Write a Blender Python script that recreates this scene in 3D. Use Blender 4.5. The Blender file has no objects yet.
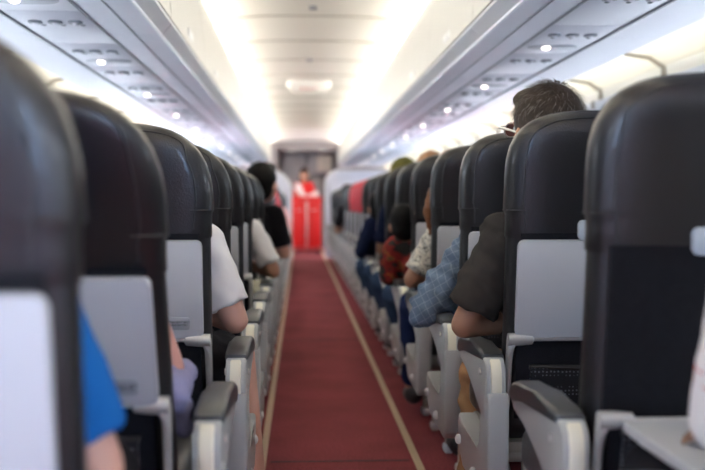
import bpy, bmesh, math, random
from mathutils import Vector, Matrix, Euler, noise as mnoise

random.seed(7)
sc = bpy.context.scene
COL = sc.collection
R = math.radians
PI = math.pi

# ------------------------------------------------------------------ camera
CX, CZ = -0.142, 0.93
cam_d = bpy.data.cameras.new('camera')
cam = bpy.data.objects.new('camera', cam_d)
COL.objects.link(cam)
cam.location = (CX, 0.0, CZ)
cam.rotation_euler = (R(90 - 1.70), 0, R(-2.78))
cam_d.sensor_width = 36
cam_d.lens = 55.15
cam_d.clip_start = 0.02
cam_d.dof.use_dof = True
cam_d.dof.focus_distance = 2.75
cam_d.dof.aperture_fstop = 2.6
sc.camera = cam

# ------------------------------------------------------------------ world, exposure
sc.view_settings.view_transform = 'Standard'
sc.view_settings.look = 'None'
sc.view_settings.exposure = 1.9
sc.view_settings.gamma = 1.0
w = bpy.data.worlds.new('world')
sc.world = w
w.use_nodes = True
w.node_tree.nodes['Background'].inputs[0].default_value = (0.75, 0.85, 1.0, 1)
w.node_tree.nodes['Background'].inputs[1].default_value = 0.5


def area(name, loc, rot, sx, sy, power, color):
    d = bpy.data.lights.new(name, 'AREA')
    d.shape = 'RECTANGLE'
    d.size = sx
    d.size_y = sy
    d.energy = power
    d.color = color
    o = bpy.data.objects.new(name, d)
    COL.objects.link(o)
    o.location = loc
    o.rotation_euler = rot
    return o

CC = -0.057          # centre of the ceiling and the bins
# ceiling cove lamps, sitting in the trough above the bins, shining up and inwards
for s in (-1, 1):
    area('cove_lamp', (CC + s * 0.70, 8.2, 2.045), (R(180), R(-s * 20), 0), 0.05, 26.0, 47, (1.0, 0.93, 0.80))
    # sidewall lamps behind the beam above the windows
    area('sidewall_lamp', (s * 1.50, 8.2, 1.53), (R(180), R(-s * 10), 0), 0.05, 26.0, 6, (1.0, 0.95, 0.84))


# ------------------------------------------------------------------ materials
def new_mat(name):
    m = bpy.data.materials.new(name)
    m.use_nodes = True
    return m, m.node_tree.nodes, m.node_tree.links, m.node_tree.nodes['Principled BSDF']


def mat(name, col, rough=0.5, metal=0.0, var=0.06, scale=30, bump=0.0, bscale=200, spec=0.5, coat=0.0, sheen=0.0):
    m, n, l, b = new_mat(name)
    b.inputs['Roughness'].default_value = rough
    b.inputs['Metallic'].default_value = metal
    b.inputs['Specular IOR Level'].default_value = spec
    b.inputs['Coat Weight'].default_value = coat
    b.inputs['Sheen Weight'].default_value = sheen
    tc = n.new('ShaderNodeTexCoord')
    no = n.new('ShaderNodeTexNoise')
    no.inputs['Scale'].default_value = scale
    no.inputs['Detail'].default_value = 3
    l.new(tc.outputs['Object'], no.inputs['Vector'])
    mx = n.new('ShaderNodeMix')
    mx.data_type = 'RGBA'
    mx.inputs[6].default_value = tuple(c * (1 - var) for c in col) + (1,)
    mx.inputs[7].default_value = tuple(min(1, c * (1 + var)) for c in col) + (1,)
    l.new(no.outputs['Fac'], mx.inputs[0])
    l.new(mx.outputs[2], b.inputs['Base Color'])
    if bump:
        n2 = n.new('ShaderNodeTexNoise')
        n2.inputs['Scale'].default_value = bscale
        l.new(tc.outputs['Object'], n2.inputs['Vector'])
        bp = n.new('ShaderNodeBump')
        bp.inputs['Strength'].default_value = bump
        bp.inputs['Distance'].default_value = 0.004
        l.new(n2.outputs['Fac'], bp.inputs['Height'])
        l.new(bp.outputs['Normal'], b.inputs['Normal'])
    return m


def emis(name, col, strength):
    m, n, l, b = new_mat(name)
    b.inputs['Base Color'].default_value = (*col, 1)
    b.inputs['Emission Color'].default_value = (*col, 1)
    b.inputs['Emission Strength'].default_value = strength
    return m


def ramp_mat(name, stops, tex='noise', scale=20, rough=0.8, detail=2, const=True, vscale=(1, 1, 1)):
    m, n, l, b = new_mat(name)
    b.inputs['Roughness'].default_value = rough
    tc = n.new('ShaderNodeTexCoord')
    mp = n.new('ShaderNodeMapping')
    mp.inputs['Scale'].default_value = vscale
    l.new(tc.outputs['Object'], mp.inputs['Vector'])
    if tex == 'noise':
        t = n.new('ShaderNodeTexNoise')
        t.inputs['Detail'].default_value = detail
        out = t.outputs['Fac']
    else:
        t = n.new('ShaderNodeTexVoronoi')
        out = t.outputs['Distance']
    t.inputs['Scale'].default_value = scale
    l.new(mp.outputs['Vector'], t.inputs['Vector'])
    r = n.new('ShaderNodeValToRGB')
    r.color_ramp.interpolation = 'CONSTANT' if const else 'LINEAR'
    els = r.color_ramp.elements
    els[0].position, els[0].color = stops[0][0], (*stops[0][1], 1)
    els[1].position, els[1].color = stops[1][0], (*stops[1][1], 1)
    for p, c in stops[2:]:
        e = els.new(p)
        e.color = (*c, 1)
    l.new(out, r.inputs['Fac'])
    l.new(r.outputs['Color'], b.inputs['Base Color'])
    return m


M = {}
M['leather'] = mat('black_leather', (0.011, 0.0102, 0.0105), 0.35, var=0.15, scale=8, bump=0.25, bscale=260, spec=0.6, coat=0.15)
M['leather_red'] = mat('red_leather', (0.55, 0.03, 0.04), 0.42, var=0.1, scale=8, bump=0.2, bscale=260)
M['piping'] = mat('black_piping', (0.03, 0.03, 0.032), 0.35)
M['fabric'] = mat('black_fabric', (0.010, 0.010, 0.013), 0.85, var=0.3, scale=60, bump=0.3, bscale=400, spec=0.2)
M['net'] = ramp_mat('black_net', [(0.0, (0.16, 0.17, 0.20)), (0.25, (0.01, 0.01, 0.014))], 'voronoi', 110, 0.8)
M['grey'] = mat('grey_plastic', (0.48, 0.49, 0.51), 0.38, var=0.03, scale=14)
M['lgrey'] = mat('light_grey_plastic', (0.38, 0.385, 0.375), 0.40, var=0.03, scale=14)
M['beige'] = mat('beige_plastic', (0.74, 0.70, 0.56), 0.45, var=0.03, scale=14)
M['silver'] = mat('silver_metal', (0.62, 0.61, 0.58), 0.33, metal=0.55, var=0.05)
M['pad'] = mat('dark_grey_pad', (0.048, 0.050, 0.053), 0.34, var=0.08, scale=30, bump=0.1)
M['frame'] = mat('seat_frame_grey', (0.30, 0.29, 0.26), 0.45, var=0.05)
M['leg'] = mat('seat_leg_paint', (0.50, 0.47, 0.38), 0.4, metal=0.3)
M['white'] = mat('white_plastic', (0.74, 0.74, 0.73), 0.35, var=0.02, scale=10)
M['latch'] = mat('pale_latch', (0.48, 0.54, 0.60), 0.25, var=0.02)
M['placard'] = mat('placard_grey', (0.33, 0.34, 0.36), 0.5)
M['ink'] = mat('dark_ink', (0.03, 0.03, 0.035), 0.6)
M['redink'] = mat('red_ink', (0.5, 0.06, 0.05), 0.6)
M['ceil'] = mat('ceiling_panel', (0.88, 0.86, 0.81), 0.55, var=0.015, scale=4)
M['seam'] = mat('panel_seam', (0.36, 0.33, 0.28), 0.7)
M['bindoor'] = mat('bin_door_cream', (0.60, 0.585, 0.545), 0.42, var=0.02, scale=5)
M['binlip'] = mat('bin_lip_grey', (0.50, 0.52, 0.56), 0.35, var=0.03, scale=6)
M['binedge'] = mat('bin_edge_white', (0.80, 0.83, 0.88), 0.3)  # near-white colour stands in for the highlight on the lip edge
M['binbot'] = mat('bin_underside', (0.70, 0.69, 0.77), 0.42, var=0.03, scale=5)
M['psu'] = mat('service_panel_plastic', (0.70, 0.69, 0.76), 0.42, var=0.03, scale=5)
M['dark'] = mat('dark_gap', (0.03, 0.03, 0.035), 0.7)
M['midgrey'] = mat('vent_grey', (0.22, 0.23, 0.26), 0.4)
M['dishgrey'] = mat('dish_grey', (0.36, 0.37, 0.43), 0.35)
M['reading'] = emis('reading_light_glow', (1.0, 0.88, 0.82), 1.3)
M['cream'] = mat('sidewall_cream', (0.80, 0.77, 0.68), 0.5, var=0.02, scale=4)
M['wall'] = mat('sidewall_grey_white', (0.66, 0.67, 0.70), 0.45, var=0.02, scale=4)
M['winframe'] = mat('window_frame_white', (0.75, 0.76, 0.78), 0.4)
M['daylight'] = emis('window_daylight', (0.78, 0.88, 1.0), 9.5)
M['daylight_far'] = emis('window_daylight_bright', (0.74, 0.87, 1.0), 28.0)
M['doorlight_right'] = emis('door_daylight', (0.42, 0.64, 1.0), 7.0)  # bluish glow for the added doorways behind the viewer
M['doorlight_left'] = emis('door_daylight_dim', (0.44, 0.66, 1.0), 7.0)
M['partition'] = mat('partition_lavender', (0.70, 0.70, 0.78), 0.45, var=0.03, scale=3)
M['galley'] = mat('galley_panel_taupe', (0.30, 0.27, 0.27), 0.5, var=0.06, scale=3)
M['galley2'] = mat('galley_door_grey', (0.36, 0.35, 0.37), 0.45, var=0.05, scale=3)
M['sign'] = mat('notice_beige', (0.66, 0.60, 0.52), 0.6)
M['cartred'] = mat('cart_red', (0.70, 0.015, 0.015), 0.35, var=0.04)
M['cartsilver'] = mat('cart_aluminium', (0.60, 0.58, 0.58), 0.35, metal=0.5)
M['wheel'] = mat('rubber', (0.02, 0.02, 0.02), 0.7)
M['strip'] = mat('path_strip_beige', (0.60, 0.45, 0.29), 0.5, var=0.12, scale=18)
M['bluegreen'] = mat('dark_teal', (0.05, 0.09, 0.11), 0.8)


for n_ in M['net'].node_tree.nodes:
    if n_.type == 'TEX_VORONOI':
        n_.inputs['Randomness'].default_value = 0.15


def carpet():
    m, n, l, b = new_mat('maroon_carpet')
    b.inputs['Roughness'].default_value = 0.95
    b.inputs['Specular IOR Level'].default_value = 0.15
    tc = n.new('ShaderNodeTexCoord')
    n1 = n.new('ShaderNodeTexNoise'); n1.inputs['Scale'].default_value = 130; n1.inputs['Detail'].default_value = 4
    n2 = n.new('ShaderNodeTexNoise'); n2.inputs['Scale'].default_value = 3; n2.inputs['Detail'].default_value = 3
    for q in (n1, n2):
        l.new(tc.outputs['Object'], q.inputs['Vector'])
    r = n.new('ShaderNodeValToRGB')
    r.color_ramp.elements[0].position = 0.3; r.color_ramp.elements[0].color = (0.18, 0.032, 0.038, 1)
    r.color_ramp.elements[1].position = 0.7; r.color_ramp.elements[1].color = (0.38, 0.088, 0.098, 1)
    l.new(n1.outputs['Fac'], r.inputs['Fac'])
    r2 = n.new('ShaderNodeValToRGB')
    r2.color_ramp.elements[0].position = 0.35; r2.color_ramp.elements[0].color = (0.80, 0.80, 0.80, 1)
    r2.color_ramp.elements[1].position = 0.65; r2.color_ramp.elements[1].color = (1, 1, 1, 1)
    l.new(n2.outputs['Fac'], r2.inputs['Fac'])
    mx = n.new('ShaderNodeMix'); mx.data_type = 'RGBA'; mx.blend_type = 'MULTIPLY'; mx.inputs[0].default_value = 1
    l.new(r.outputs['Color'], mx.inputs[6]); l.new(r2.outputs['Color'], mx.inputs[7])
    l.new(mx.outputs[2], b.inputs['Base Color'])
    bp = n.new('ShaderNodeBump'); bp.inputs['Strength'].default_value = 0.5; bp.inputs['Distance'].default_value = 0.004
    l.new(n1.outputs['Fac'], bp.inputs['Height']); l.new(bp.outputs['Normal'], b.inputs['Normal'])
    return m
M['carpet'] = carpet()


def check_cloth():
    m, n, l, b = new_mat('blue_check_cloth')
    b.inputs['Roughness'].default_value = 0.9
    b.inputs['Specular IOR Level'].default_value = 0.1
    tc = n.new('ShaderNodeTexCoord')
    no = n.new('ShaderNodeTexNoise'); no.inputs['Scale'].default_value = 9
    l.new(tc.outputs['Object'], no.inputs['Vector'])
    sub = n.new('ShaderNodeVectorMath'); sub.operation = 'MULTIPLY_ADD'
    sub.inputs[1].default_value = (0.03, 0.03, 0.03)
    l.new(no.outputs['Color'], sub.inputs[0]); l.new(tc.outputs['Object'], sub.inputs[2])
    rot = n.new('ShaderNodeVectorRotate'); rot.rotation_type = 'EULER_XYZ'
    rot.inputs['Rotation'].default_value = (R(10), R(28), R(20))
    l.new(sub.outputs[0], rot.inputs['Vector'])
    sep = n.new('ShaderNodeSeparateXYZ'); l.new(rot.outputs[0], sep.inputs[0])
    outs = []
    for i in (0, 2):
        mu = n.new('ShaderNodeMath'); mu.operation = 'MULTIPLY'; mu.inputs[1].default_value = 42
        l.new(sep.outputs[i], mu.inputs[0])
        fr = n.new('ShaderNodeMath'); fr.operation = 'FRACT'; l.new(mu.outputs[0], fr.inputs[0])
        lt = n.new('ShaderNodeMath'); lt.operation = 'LESS_THAN'; lt.inputs[1].default_value = 0.09
        l.new(fr.outputs[0], lt.inputs[0]); outs.append(lt)
    mxx = n.new('ShaderNodeMath'); mxx.operation = 'MAXIMUM'
    l.new(outs[0].outputs[0], mxx.inputs[0]); l.new(outs[1].outputs[0], mxx.inputs[1])
    mx = n.new('ShaderNodeMix'); mx.data_type = 'RGBA'
    mx.inputs[6].default_value = (0.135, 0.185, 0.26, 1); mx.inputs[7].default_value = (0.23, 0.285, 0.36, 1)
    l.new(mxx.outputs[0], mx.inputs[0]); l.new(mx.outputs[2], b.inputs['Base Color'])
    return m


def cloth(name, col, **k):
    k.setdefault('rough', 0.92); k.setdefault('spec', 0.1); k.setdefault('var', 0.12)
    k.setdefault('bump', 0.35); k.setdefault('bscale', 500); k.setdefault('sheen', 0.0)
    return mat(name, col, **k)

M['c_blue'] = cloth('bright_blue_cloth', (0.012, 0.12, 0.38))
M['c_lav'] = cloth('lavender_cloth', (0.25, 0.24, 0.38))
M['c_white'] = cloth('white_cloth', (0.76, 0.73, 0.72), var=0.04)
M['c_brown'] = cloth('dark_olive_brown_cloth', (0.050, 0.043, 0.038), scale=18)
M['c_check'] = check_cloth()
M['c_floral'] = ramp_mat('floral_cloth', [(0.0, (0.60, 0.57, 0.50)), (0.50, (0.10, 0.10, 0.10)), (0.56, (0.62, 0.6, 0.54))], 'noise', 55, 0.9, 3)
M['c_redpat'] = ramp_mat('red_patterned_cloth', [(0.0, (0.02, 0.018, 0.015)), (0.47, (0.20, 0.010, 0.008)), (0.60, (0.30, 0.08, 0.015)), (0.65, (0.08, 0.06, 0.02))], 'noise', 20, 0.9, 3)
M['c_navy'] = cloth('navy_cloth', (0.012, 0.018, 0.05))
M['c_black'] = cloth('black_cloth', (0.014, 0.013, 0.016))
M['c_jeans'] = cloth('denim', (0.032, 0.058, 0.11))
M['c_navyp'] = cloth('navy_trousers', (0.018, 0.028, 0.085))
M['c_tan'] = cloth('tan_trousers', (0.32, 0.18, 0.09))
M['c_khaki'] = cloth('khaki_cloth', (0.42, 0.38, 0.28))
M['c_red'] = cloth('red_cloth', (0.60, 0.03, 0.03))
M['c_pink'] = cloth('pink_cloth', (0.75, 0.45, 0.45))
M['c_stripe'] = ramp_mat('white_red_cloth', [(0.0, (0.55, 0.05, 0.04)), (0.36, (0.74, 0.68, 0.66))], 'noise', 24, 0.9, 2, vscale=(1, 1, 3))
M['shoe'] = mat('dark_shoe', (0.03, 0.028, 0.03), 0.5)
M['hair_black'] = mat('black_hair', (0.003, 0.002, 0.002), 0.6, spec=0.15, var=0.4, scale=60)
M['hair_brown'] = mat('chestnut_hair', (0.20, 0.075, 0.025), 0.5, var=0.35, scale=60)
M['hair_tan'] = mat('tan_hair', (0.34, 0.17, 0.08), 0.55, var=0.25, scale=60)
M['hair_grey'] = mat('greying_hair', (0.060, 0.042, 0.030), 0.55, spec=0.3, var=0.5, scale=90)
M['hair_grey2'] = mat('silver_hair_strand', (0.19, 0.165, 0.14), 0.5, var=0.4, scale=40)
M['olive'] = cloth('olive_cap_cloth', (0.13, 0.12, 0.035))
M['eye'] = mat('eye', (0.5, 0.5, 0.5), 0.2)
M['glass'] = mat('spectacle_lens', (0.25, 0.12, 0.10), 0.08)
SK = {'tan': (0.38, 0.19, 0.115), 'pale': (0.60, 0.33, 0.25), 'brown': (0.27, 0.135, 0.08), 'pink': (0.62, 0.30, 0.24)}
for k_, c_ in SK.items():
    M['skin_' + k_] = mat('skin_' + k_, c_, 0.5, var=0.08, scale=12)


# ------------------------------------------------------------------ mesh helpers
def mesh_obj(name, verts, faces, m, parent=None, smooth=True, autosm=None):
    me = bpy.data.meshes.new(name)
    me.from_pydata([tuple(v) for v in verts], [], faces)
    me.update()
    bm = bmesh.new(); bm.from_mesh(me)
    bmesh.ops.recalc_face_normals(bm, faces=bm.faces)
    bm.to_mesh(me); bm.free()
    if m is not None:
        me.materials.append(m)
    for p in me.polygons:
        p.use_smooth = smooth
    if smooth:
        try:
            me.set_sharp_from_angle(angle=R(autosm or 38))
        except Exception:
            pass
    o = bpy.data.objects.new(name, me)
    COL.objects.link(o)
    if parent is not None:
        o.parent = parent
    return o


class MB:
    """collects shapes into one mesh"""
    def __init__(s):
        s.v = []; s.f = []

    def add(s, vs, fs, T=None):
        o = len(s.v)
        s.v += [(T @ Vector(v)) if T else Vector(v) for v in vs]
        s.f += [[i + o for i in f] for f in fs]

    def box(s, c, size, bev=0.0, T=None, seg=2):
        bm = bmesh.new()
        bmesh.ops.create_cube(bm, size=1)
        for v in bm.verts:
            v.co = Vector((v.co.x * size[0], v.co.y * size[1], v.co.z * size[2])) + Vector(c)
        if bev:
            bmesh.ops.bevel(bm, geom=bm.edges[:], offset=bev, segments=seg, affect='EDGES', profile=0.5)
        bm.verts.ensure_lookup_table()
        s.add([v.co.copy() for v in bm.verts], [[v.index for v in f.verts] for f in bm.faces], T)
        bm.free()

    def prism(s, pts, a, b, axis='x', bev=0.0, seg=2, T=None):
        """outline in the plane normal to axis, from a to b along it"""
        bm = bmesh.new()
        def P(u, v, t):
            return {'x': (t, u, v), 'y': (u, t, v), 'z': (u, v, t)}[axis]
        va = [bm.verts.new(P(u, v, a)) for u, v in pts]
        vb = [bm.verts.new(P(u, v, b)) for u, v in pts]
        n = len(pts)
        fa = bm.faces.new(va); fb = bm.faces.new(vb[::-1])
        for i in range(n):
            bm.faces.new((va[i], vb[i], vb[(i + 1) % n], va[(i + 1) % n]))
        if bev:
            es = list(set(list(fa.edges) + list(fb.edges)))
            bmesh.ops.bevel(bm, geom=es, offset=bev, segments=seg, affect='EDGES', profile=0.5)
        bm.verts.index_update()
        s.add([v.co.copy() for v in bm.verts], [[v.index for v in f.verts] for f in bm.faces], T)
        bm.free()

    def tube(s, path, r, n=10, cap=True, sx=1.0):
        rings = []
        path = [Vector(p) for p in path]
        rr = r if isinstance(r, (list, tuple)) else [r] * len(path)
        up = Vector((0, 0, 1))
        for i, p in enumerate(path):
            d = (path[min(i + 1, len(path) - 1)] - path[max(i - 1, 0)]).normalized()
            a = d.cross(up)
            if a.length < 0.1:
                a = d.cross(Vector((0, 1, 0)))
            a.normalize(); b = d.cross(a).normalized()
            rings.append([p + (a * math.cos(2 * PI * k / n) * sx + b * math.sin(2 * PI * k / n)) * rr[i] for k in range(n)])
        vs = [v for q in rings for v in q]
        fs = []
        for i in range(len(rings) - 1):
            for k in range(n):
                fs.append([i * n + k, i * n + (k + 1) % n, (i + 1) * n + (k + 1) % n, (i + 1) * n + k])
        if cap:
            fs.append(list(range(n))[::-1]); fs.append([(len(rings) - 1) * n + k for k in range(n)])
        s.add(vs, fs)

    def ellipsoid(s, c, r, rot=None, seg=20, rings=14):
        vs = []; fs = []
        for i in range(rings + 1):
            th = PI * i / rings
            for k in range(seg):
                ph = 2 * PI * k / seg
                vs.append(Vector((r[0] * math.sin(th) * math.cos(ph), r[1] * math.sin(th) * math.sin(ph), r[2] * math.cos(th))))
        if rot is not None:
            vs = [rot @ v for v in vs]
        vs = [v + Vector(c) for v in vs]
        for i in range(rings):
            for k in range(seg):
                fs.append([i * seg + k, (i + 1) * seg + k, (i + 1) * seg + (k + 1) % seg, i * seg + (k + 1) % seg])
        bm = bmesh.new()
        bv = [bm.verts.new(v) for v in vs]
        for f in fs:
            try:
                bm.faces.new([bv[i] for i in f])
            except Exception:
                pass
        bmesh.ops.remove_doubles(bm, verts=bm.verts[:], dist=1e-5)
        bm.verts.index_update()
        s.add([v.co.copy() for v in bm.verts], [[v.index for v in f.verts] for f in bm.faces])
        bm.free()

    def cone(s, p0, p1, r0, r1, n=18, flat=1.0):
        s.tube([p0, p1], [r0, r1], n)

    def capsule(s, p0, p1, r0, r1):
        s.cone(p0, p1, r0, r1)
        s.ellipsoid(p0, (r0, r0, r0), seg=18, rings=10)
        s.ellipsoid(p1, (r1, r1, r1), seg=18, rings=10)

    def build(s, name, m, parent=None, smooth=True, autosm=None):
        return mesh_obj(name, s.v, s.f, m, parent, smooth, autosm)


def tag(o, label=None, cat=None, group=None, kind=None):
    if label: o['label'] = label
    if cat: o['category'] = cat
    if group: o['group'] = group
    if kind: o['kind'] = kind
    return o


def empty(name, loc=(0, 0, 0)):
    o = bpy.data.objects.new(name, None)
    o.empty_display_size = 0.1
    COL.objects.link(o)
    o.location = loc
    return o


def copy_tree(o, parent=None):
    c = o.copy()
    COL.objects.link(c)
    if parent is not None:
        c.parent = parent
    for ch in o.children:
        copy_tree(ch, c)
    return c


def rrect(cx, cz, w_, h_, r, n=5):
    pts = []
    for (sx, sz, a0) in ((1, 1, 0), (-1, 1, 90), (-1, -1, 180), (1, -1, 270)):
        for i in range(n + 1):
            a = R(a0 + 90 * i / n)
            pts.append((cx + sx * (w_ / 2 - r) + r * math.cos(a), cz + sz * (h_ / 2 - r) + r * math.sin(a)))
    return pts


def smooth_path(pts, n=6):
    out = []
    P = [Vector(p) for p in pts]
    for i in range(len(P) - 1):
        p0 = P[max(i - 1, 0)]; p1 = P[i]; p2 = P[i + 1]; p3 = P[min(i + 2, len(P) - 1)]
        for k in range(n):
            t = k / n
            out.append(0.5 * ((2 * p1) + (-p0 + p2) * t + (2 * p0 - 5 * p1 + 4 * p2 - p3) * t * t + (-p0 + 3 * p1 - 3 * p2 + p3) * t ** 3))
    out.append(P[-1])
    return out


_text_cache = {}
def text_mesh(name, body, size, m, parent=None, loc=(0, 0, 0), rot=(R(90), 0, 0), extrude=0.0005):
    key = (body, size)
    cu = bpy.data.curves.new(name, 'FONT')
    cu.body = body; cu.size = size; cu.extrude = extrude; cu.align_x = 'CENTER'; cu.align_y = 'CENTER'
    o = bpy.data.objects.new(name, cu)
    COL.objects.link(o)
    dg = bpy.context.evaluated_depsgraph_get()
    me = bpy.data.meshes.new_from_object(o.evaluated_get(dg))
    bpy.data.objects.remove(o)
    me.materials.clear(); me.materials.append(m)
    o2 = bpy.data.objects.new(name, me)
    COL.objects.link(o2)
    o2.location = loc; o2.rotation_euler = rot
    if parent is not None: o2.parent = parent
    return o2


# ------------------------------------------------------------------ the setting
Y0, Y1 = -4.8, 22.4
mb = MB(); mb.box((0, (Y0 + Y1) / 2, -0.02), (3.8, Y1 - Y0, 0.04))
tag(mb.build('floor', M['carpet'], smooth=False), kind='structure')

for i, x in enumerate((-0.278, 0.278)):
    mb = MB()
    y = Y0 + 0.1
    while y < 20.5:
        mb.box((x, y + 0.60, 0.002), (0.026, 1.196, 0.006), 0.001)
        y += 1.2
    tag(mb.build('trim_%d' % (i + 1), M['strip'], smooth=False), kind='structure')
mb = MB()
for y in (3.86, 7.3, 10.9):
    mb.box((0, y, 0.0012), (0.50, 0.007, 0.0024))
tag(mb.build('trim_3', M['dark'], smooth=False), kind='structure')


def strip_wall(name, prof, y0, y1, m, thick=0.02, off=(0, 1)):
    """open profile (x,z) extruded along y with thickness"""
    outer = [(p[0] + off[0] * thick, p[1] + off[1] * thick) for p in prof]
    mb = MB(); mb.prism(prof + outer[::-1], y0, y1, 'y')
    return mb.build(name, m, smooth=True, autosm=25)

# domed ceiling
prof = []
for i in range(25):
    t = -1 + 2 * i / 24
    prof.append((CC + 0.75 * t, 2.085 + 0.09 * (1 - abs(t) ** 4)))
tag(strip_wall('ceiling', prof, Y0, 21.6, M['ceil']), kind='structure')
mb = MB()
y = 0.62
ys = []
while y > Y0: y -= 1.10
while y < 21.4:
    ys.append(y); y += 1.10
for y in ys:
    for i in range(24):
        a, b = prof[i], prof[i + 1]
        mb.add([(a[0], y - 0.011, a[1] - 0.005), (a[0], y + 0.011, a[1] - 0.005), (b[0], y + 0.011, b[1] - 0.005), (b[0], y - 0.011, b[1] - 0.005),
                (a[0], y - 0.011, a[1] + 0.004), (a[0], y + 0.011, a[1] + 0.004), (b[0], y + 0.011, b[1] + 0.004), (b[0], y - 0.011, b[1] + 0.004)],
               [[0, 1, 2, 3], [0, 4, 5, 1], [1, 5, 6, 2], [2, 6, 7, 3], [3, 7, 4, 0], [4, 7, 6, 5]])
tag(mb.build('trim_4', M['seam'], smooth=False), kind='structure')
# fuselage above the bins, closes the cove troughs
mb = MB()
mb.box((0, (Y0 + Y1) / 2, 2.26), (3.8, Y1 - Y0, 0.04))
tag(mb.build('ceiling_shell', M['cream'], smooth=False), kind='structure')

for s, nm in ((-1, 'left'), (1, 'right')):
    # sidewall with beam and the cream cove above the windows
    P = [(1.66, 0.0), (1.78, 0.35), (1.82, 0.75), (1.76, 1.10), (1.66, 1.34), (1.585, 1.44), (1.545, 1.475), (1.545, 1.51), (1.58, 1.515),
         (1.60, 1.53), (1.59, 1.58), (1.52, 1.625), (1.40, 1.64), (1.36, 1.64), (1.36, 1.66), (1.60, 1.70), (1.90, 1.70), (1.90, 0.0)]
    mb = MB(); mb.prism([(s * a, b) for a, b in P], Y0, Y1, 'y')
    o = mb.build('wall_' + nm, M['wall'], smooth=True, autosm=30)
    tag(o, kind='structure')
    o.data.materials.append(M['cream'])
    for p in o.data.polygons:
        if p.center.z > 1.512 and abs(p.center.x) < 1.61:
            p.material_index = 1
    # cove ribs between the panels
    k = 0
    y = -0.33
    mb = MB()
    while y < 21:
        mb.prism([(s * 1.355, 1.630), (s * 1.40, 1.628), (s * 1.51, 1.61), (s * 1.575, 1.57), (s * 1.575, 1.52), (s * 1.60, 1.52), (s * 1.60, 1.60), (s * 1.50, 1.65), (s * 1.355, 1.65)], y, y + 0.018, 'y')
        mb.box((s * 1.55, y + 0.009, 1.492), (0.03, 0.05, 0.045), 0.006)
        y += 1.08
    tag(mb.build('trim_%d' % (6 if s > 0 else 5), M['seam'], smooth=False), kind='structure')

# windows on both sides: frame and bright pane
wn = 0
wf = None
wfar = None
for s in (-1, 1):
    y = -4.4
    while y < 21.5:
        wn += 1
        if s * 1 == -1 and wn == 1 or wf is None or wf[0] != s:
            mb = MB()
            outer = rrect(0, 0, 0.30, 0.40, 0.12, 8); inner = rrect(0, 0, 0.22, 0.31, 0.095, 8)
            n = len(outer)
            vs = [(0, a, b) for a, b in outer] + [(-s * 0.014, a * 0.94, b * 0.94) for a, b in outer] + [(-s * 0.010, a, b) for a, b in inner] + [(s * 0.004, a * .96, b * .96) for a, b in inner]
            fs = []
            for L in range(3):
                for i in range(n):
                    fs.append([L * n + i, L * n + (i + 1) % n, (L + 1) * n + (i + 1) % n, (L + 1) * n + i])
            mb.add(vs, fs)
            o = mb.build('window_%d' % wn, M['winframe'])
            pb = MB(); pb.prism(rrect(0, 0, 0.218, 0.306, 0.093, 8), -s * 0.002, s * 0.002, 'x')
            p = pb.build('pane', M['daylight'], o)
            wf = (s, o, p)
        else:
            o = wf[1].copy(); COL.objects.link(o); o.name = 'window_%d' % wn
            p = wf[2].copy(); COL.objects.link(p); p.parent = o
            if 8.5 < y < 13.0:
                if wfar is None: wfar = wf[2].data.copy(); wfar.materials[0] = M['daylight_far']
                p.data = wfar
        o.location = (s * 1.772, y, 1.02)
        o.rotation_euler = (0, -s * R(12), 0)
        tag(o, kind='structure')
        y += 0.535

# added doorways behind the viewer, unseen, glowing to light the seats blue
for s, nm in ((-1, 'left'), (1, 'right')):
    mb = MB(); mb.prism(rrect(-2.6, 1.0, 0.98, 1.92, 0.16, 6), s * 1.655 - 0.02, s * 1.655 + 0.02, 'x', 0.006)
    d = mb.build('door_%d' % (1 if s > 0 else 2), M['winframe'])
    tag(d, kind='structure')
    mb = MB(); mb.prism(rrect(-2.6, 1.0, 0.84, 1.78, 0.12, 6), s * 1.632 - 0.004, s * 1.632 + 0.004, 'x', 0.001)
    mb.build('opening', M['doorlight_' + nm], d)

# rear end and front galley wall
mb = MB(); mb.box((0, Y0 - 0.02, 1.1), (3.8, 0.04, 2.3))
tag(mb.build('wall_rear', M['wall'], smooth=False), kind='structure')
mb = MB(); mb.box((0, Y1 + 0.02, 1.1), (3.8, 0.04, 2.3))
mb.box((-1.25, 21.9, 1.1), (1.3, 1.0, 2.2), 0.01)
mb.box((1.25, 21.9, 1.1), (1.3, 1.0, 2.2), 0.01)
tag(mb.build('wall_front', M['galley'], smooth=False), kind='structure')
mb = MB(); mb.box((CC, 21.70, 2.10), (1.6, 0.3, 0.25), 0.01)
tag(mb.build('ceiling_header', M['galley'], smooth=False), kind='structure')
# galley fittings on the front wall
gal = empty('galley_unit', (0.10, 22.30, 0))
tag(gal, 'grey taupe galley cupboard wall at the far end behind the flight attendant', 'galley')
for (x0, x1, z0, z1, mm) in ((-0.60, -0.12, 0.05, 1.95, 'galley2'), (-0.08, 0.22, 1.52, 1.96, 'galley2'), (-0.08, 0.22, 0.05, 1.46, 'galley'), (0.26, 0.46, 0.05, 1.46, 'galley'), (0.26, 0.46, 1.52, 1.96, 'galley')):
    mb = MB(); mb.box(((x0 + x1) / 2, 0, (z0 + z1) / 2), (x1 - x0, 0.06, z1 - z0), 0.008)
    d = mb.build('door', M[mm], gal)
    hb = MB(); hb.tube([(x1 - 0.04, -0.035, (z0 + z1) / 2 - 0.06), (x1 - 0.04, -0.05, (z0 + z1) / 2), (x1 - 0.04, -0.035, (z0 + z1) / 2 + 0.06)], 0.008)
    hb.build('handle', M['silver'], d)
mb = MB(); mb.box((0.36, 22.20, 1.74), (0.30, 0.012, 0.34), 0.004)
o = mb.build('notice_board', M['sign'])
tag(o, 'plain beige notice panel on the galley wall above the flight attendant', 'notice')
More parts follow.
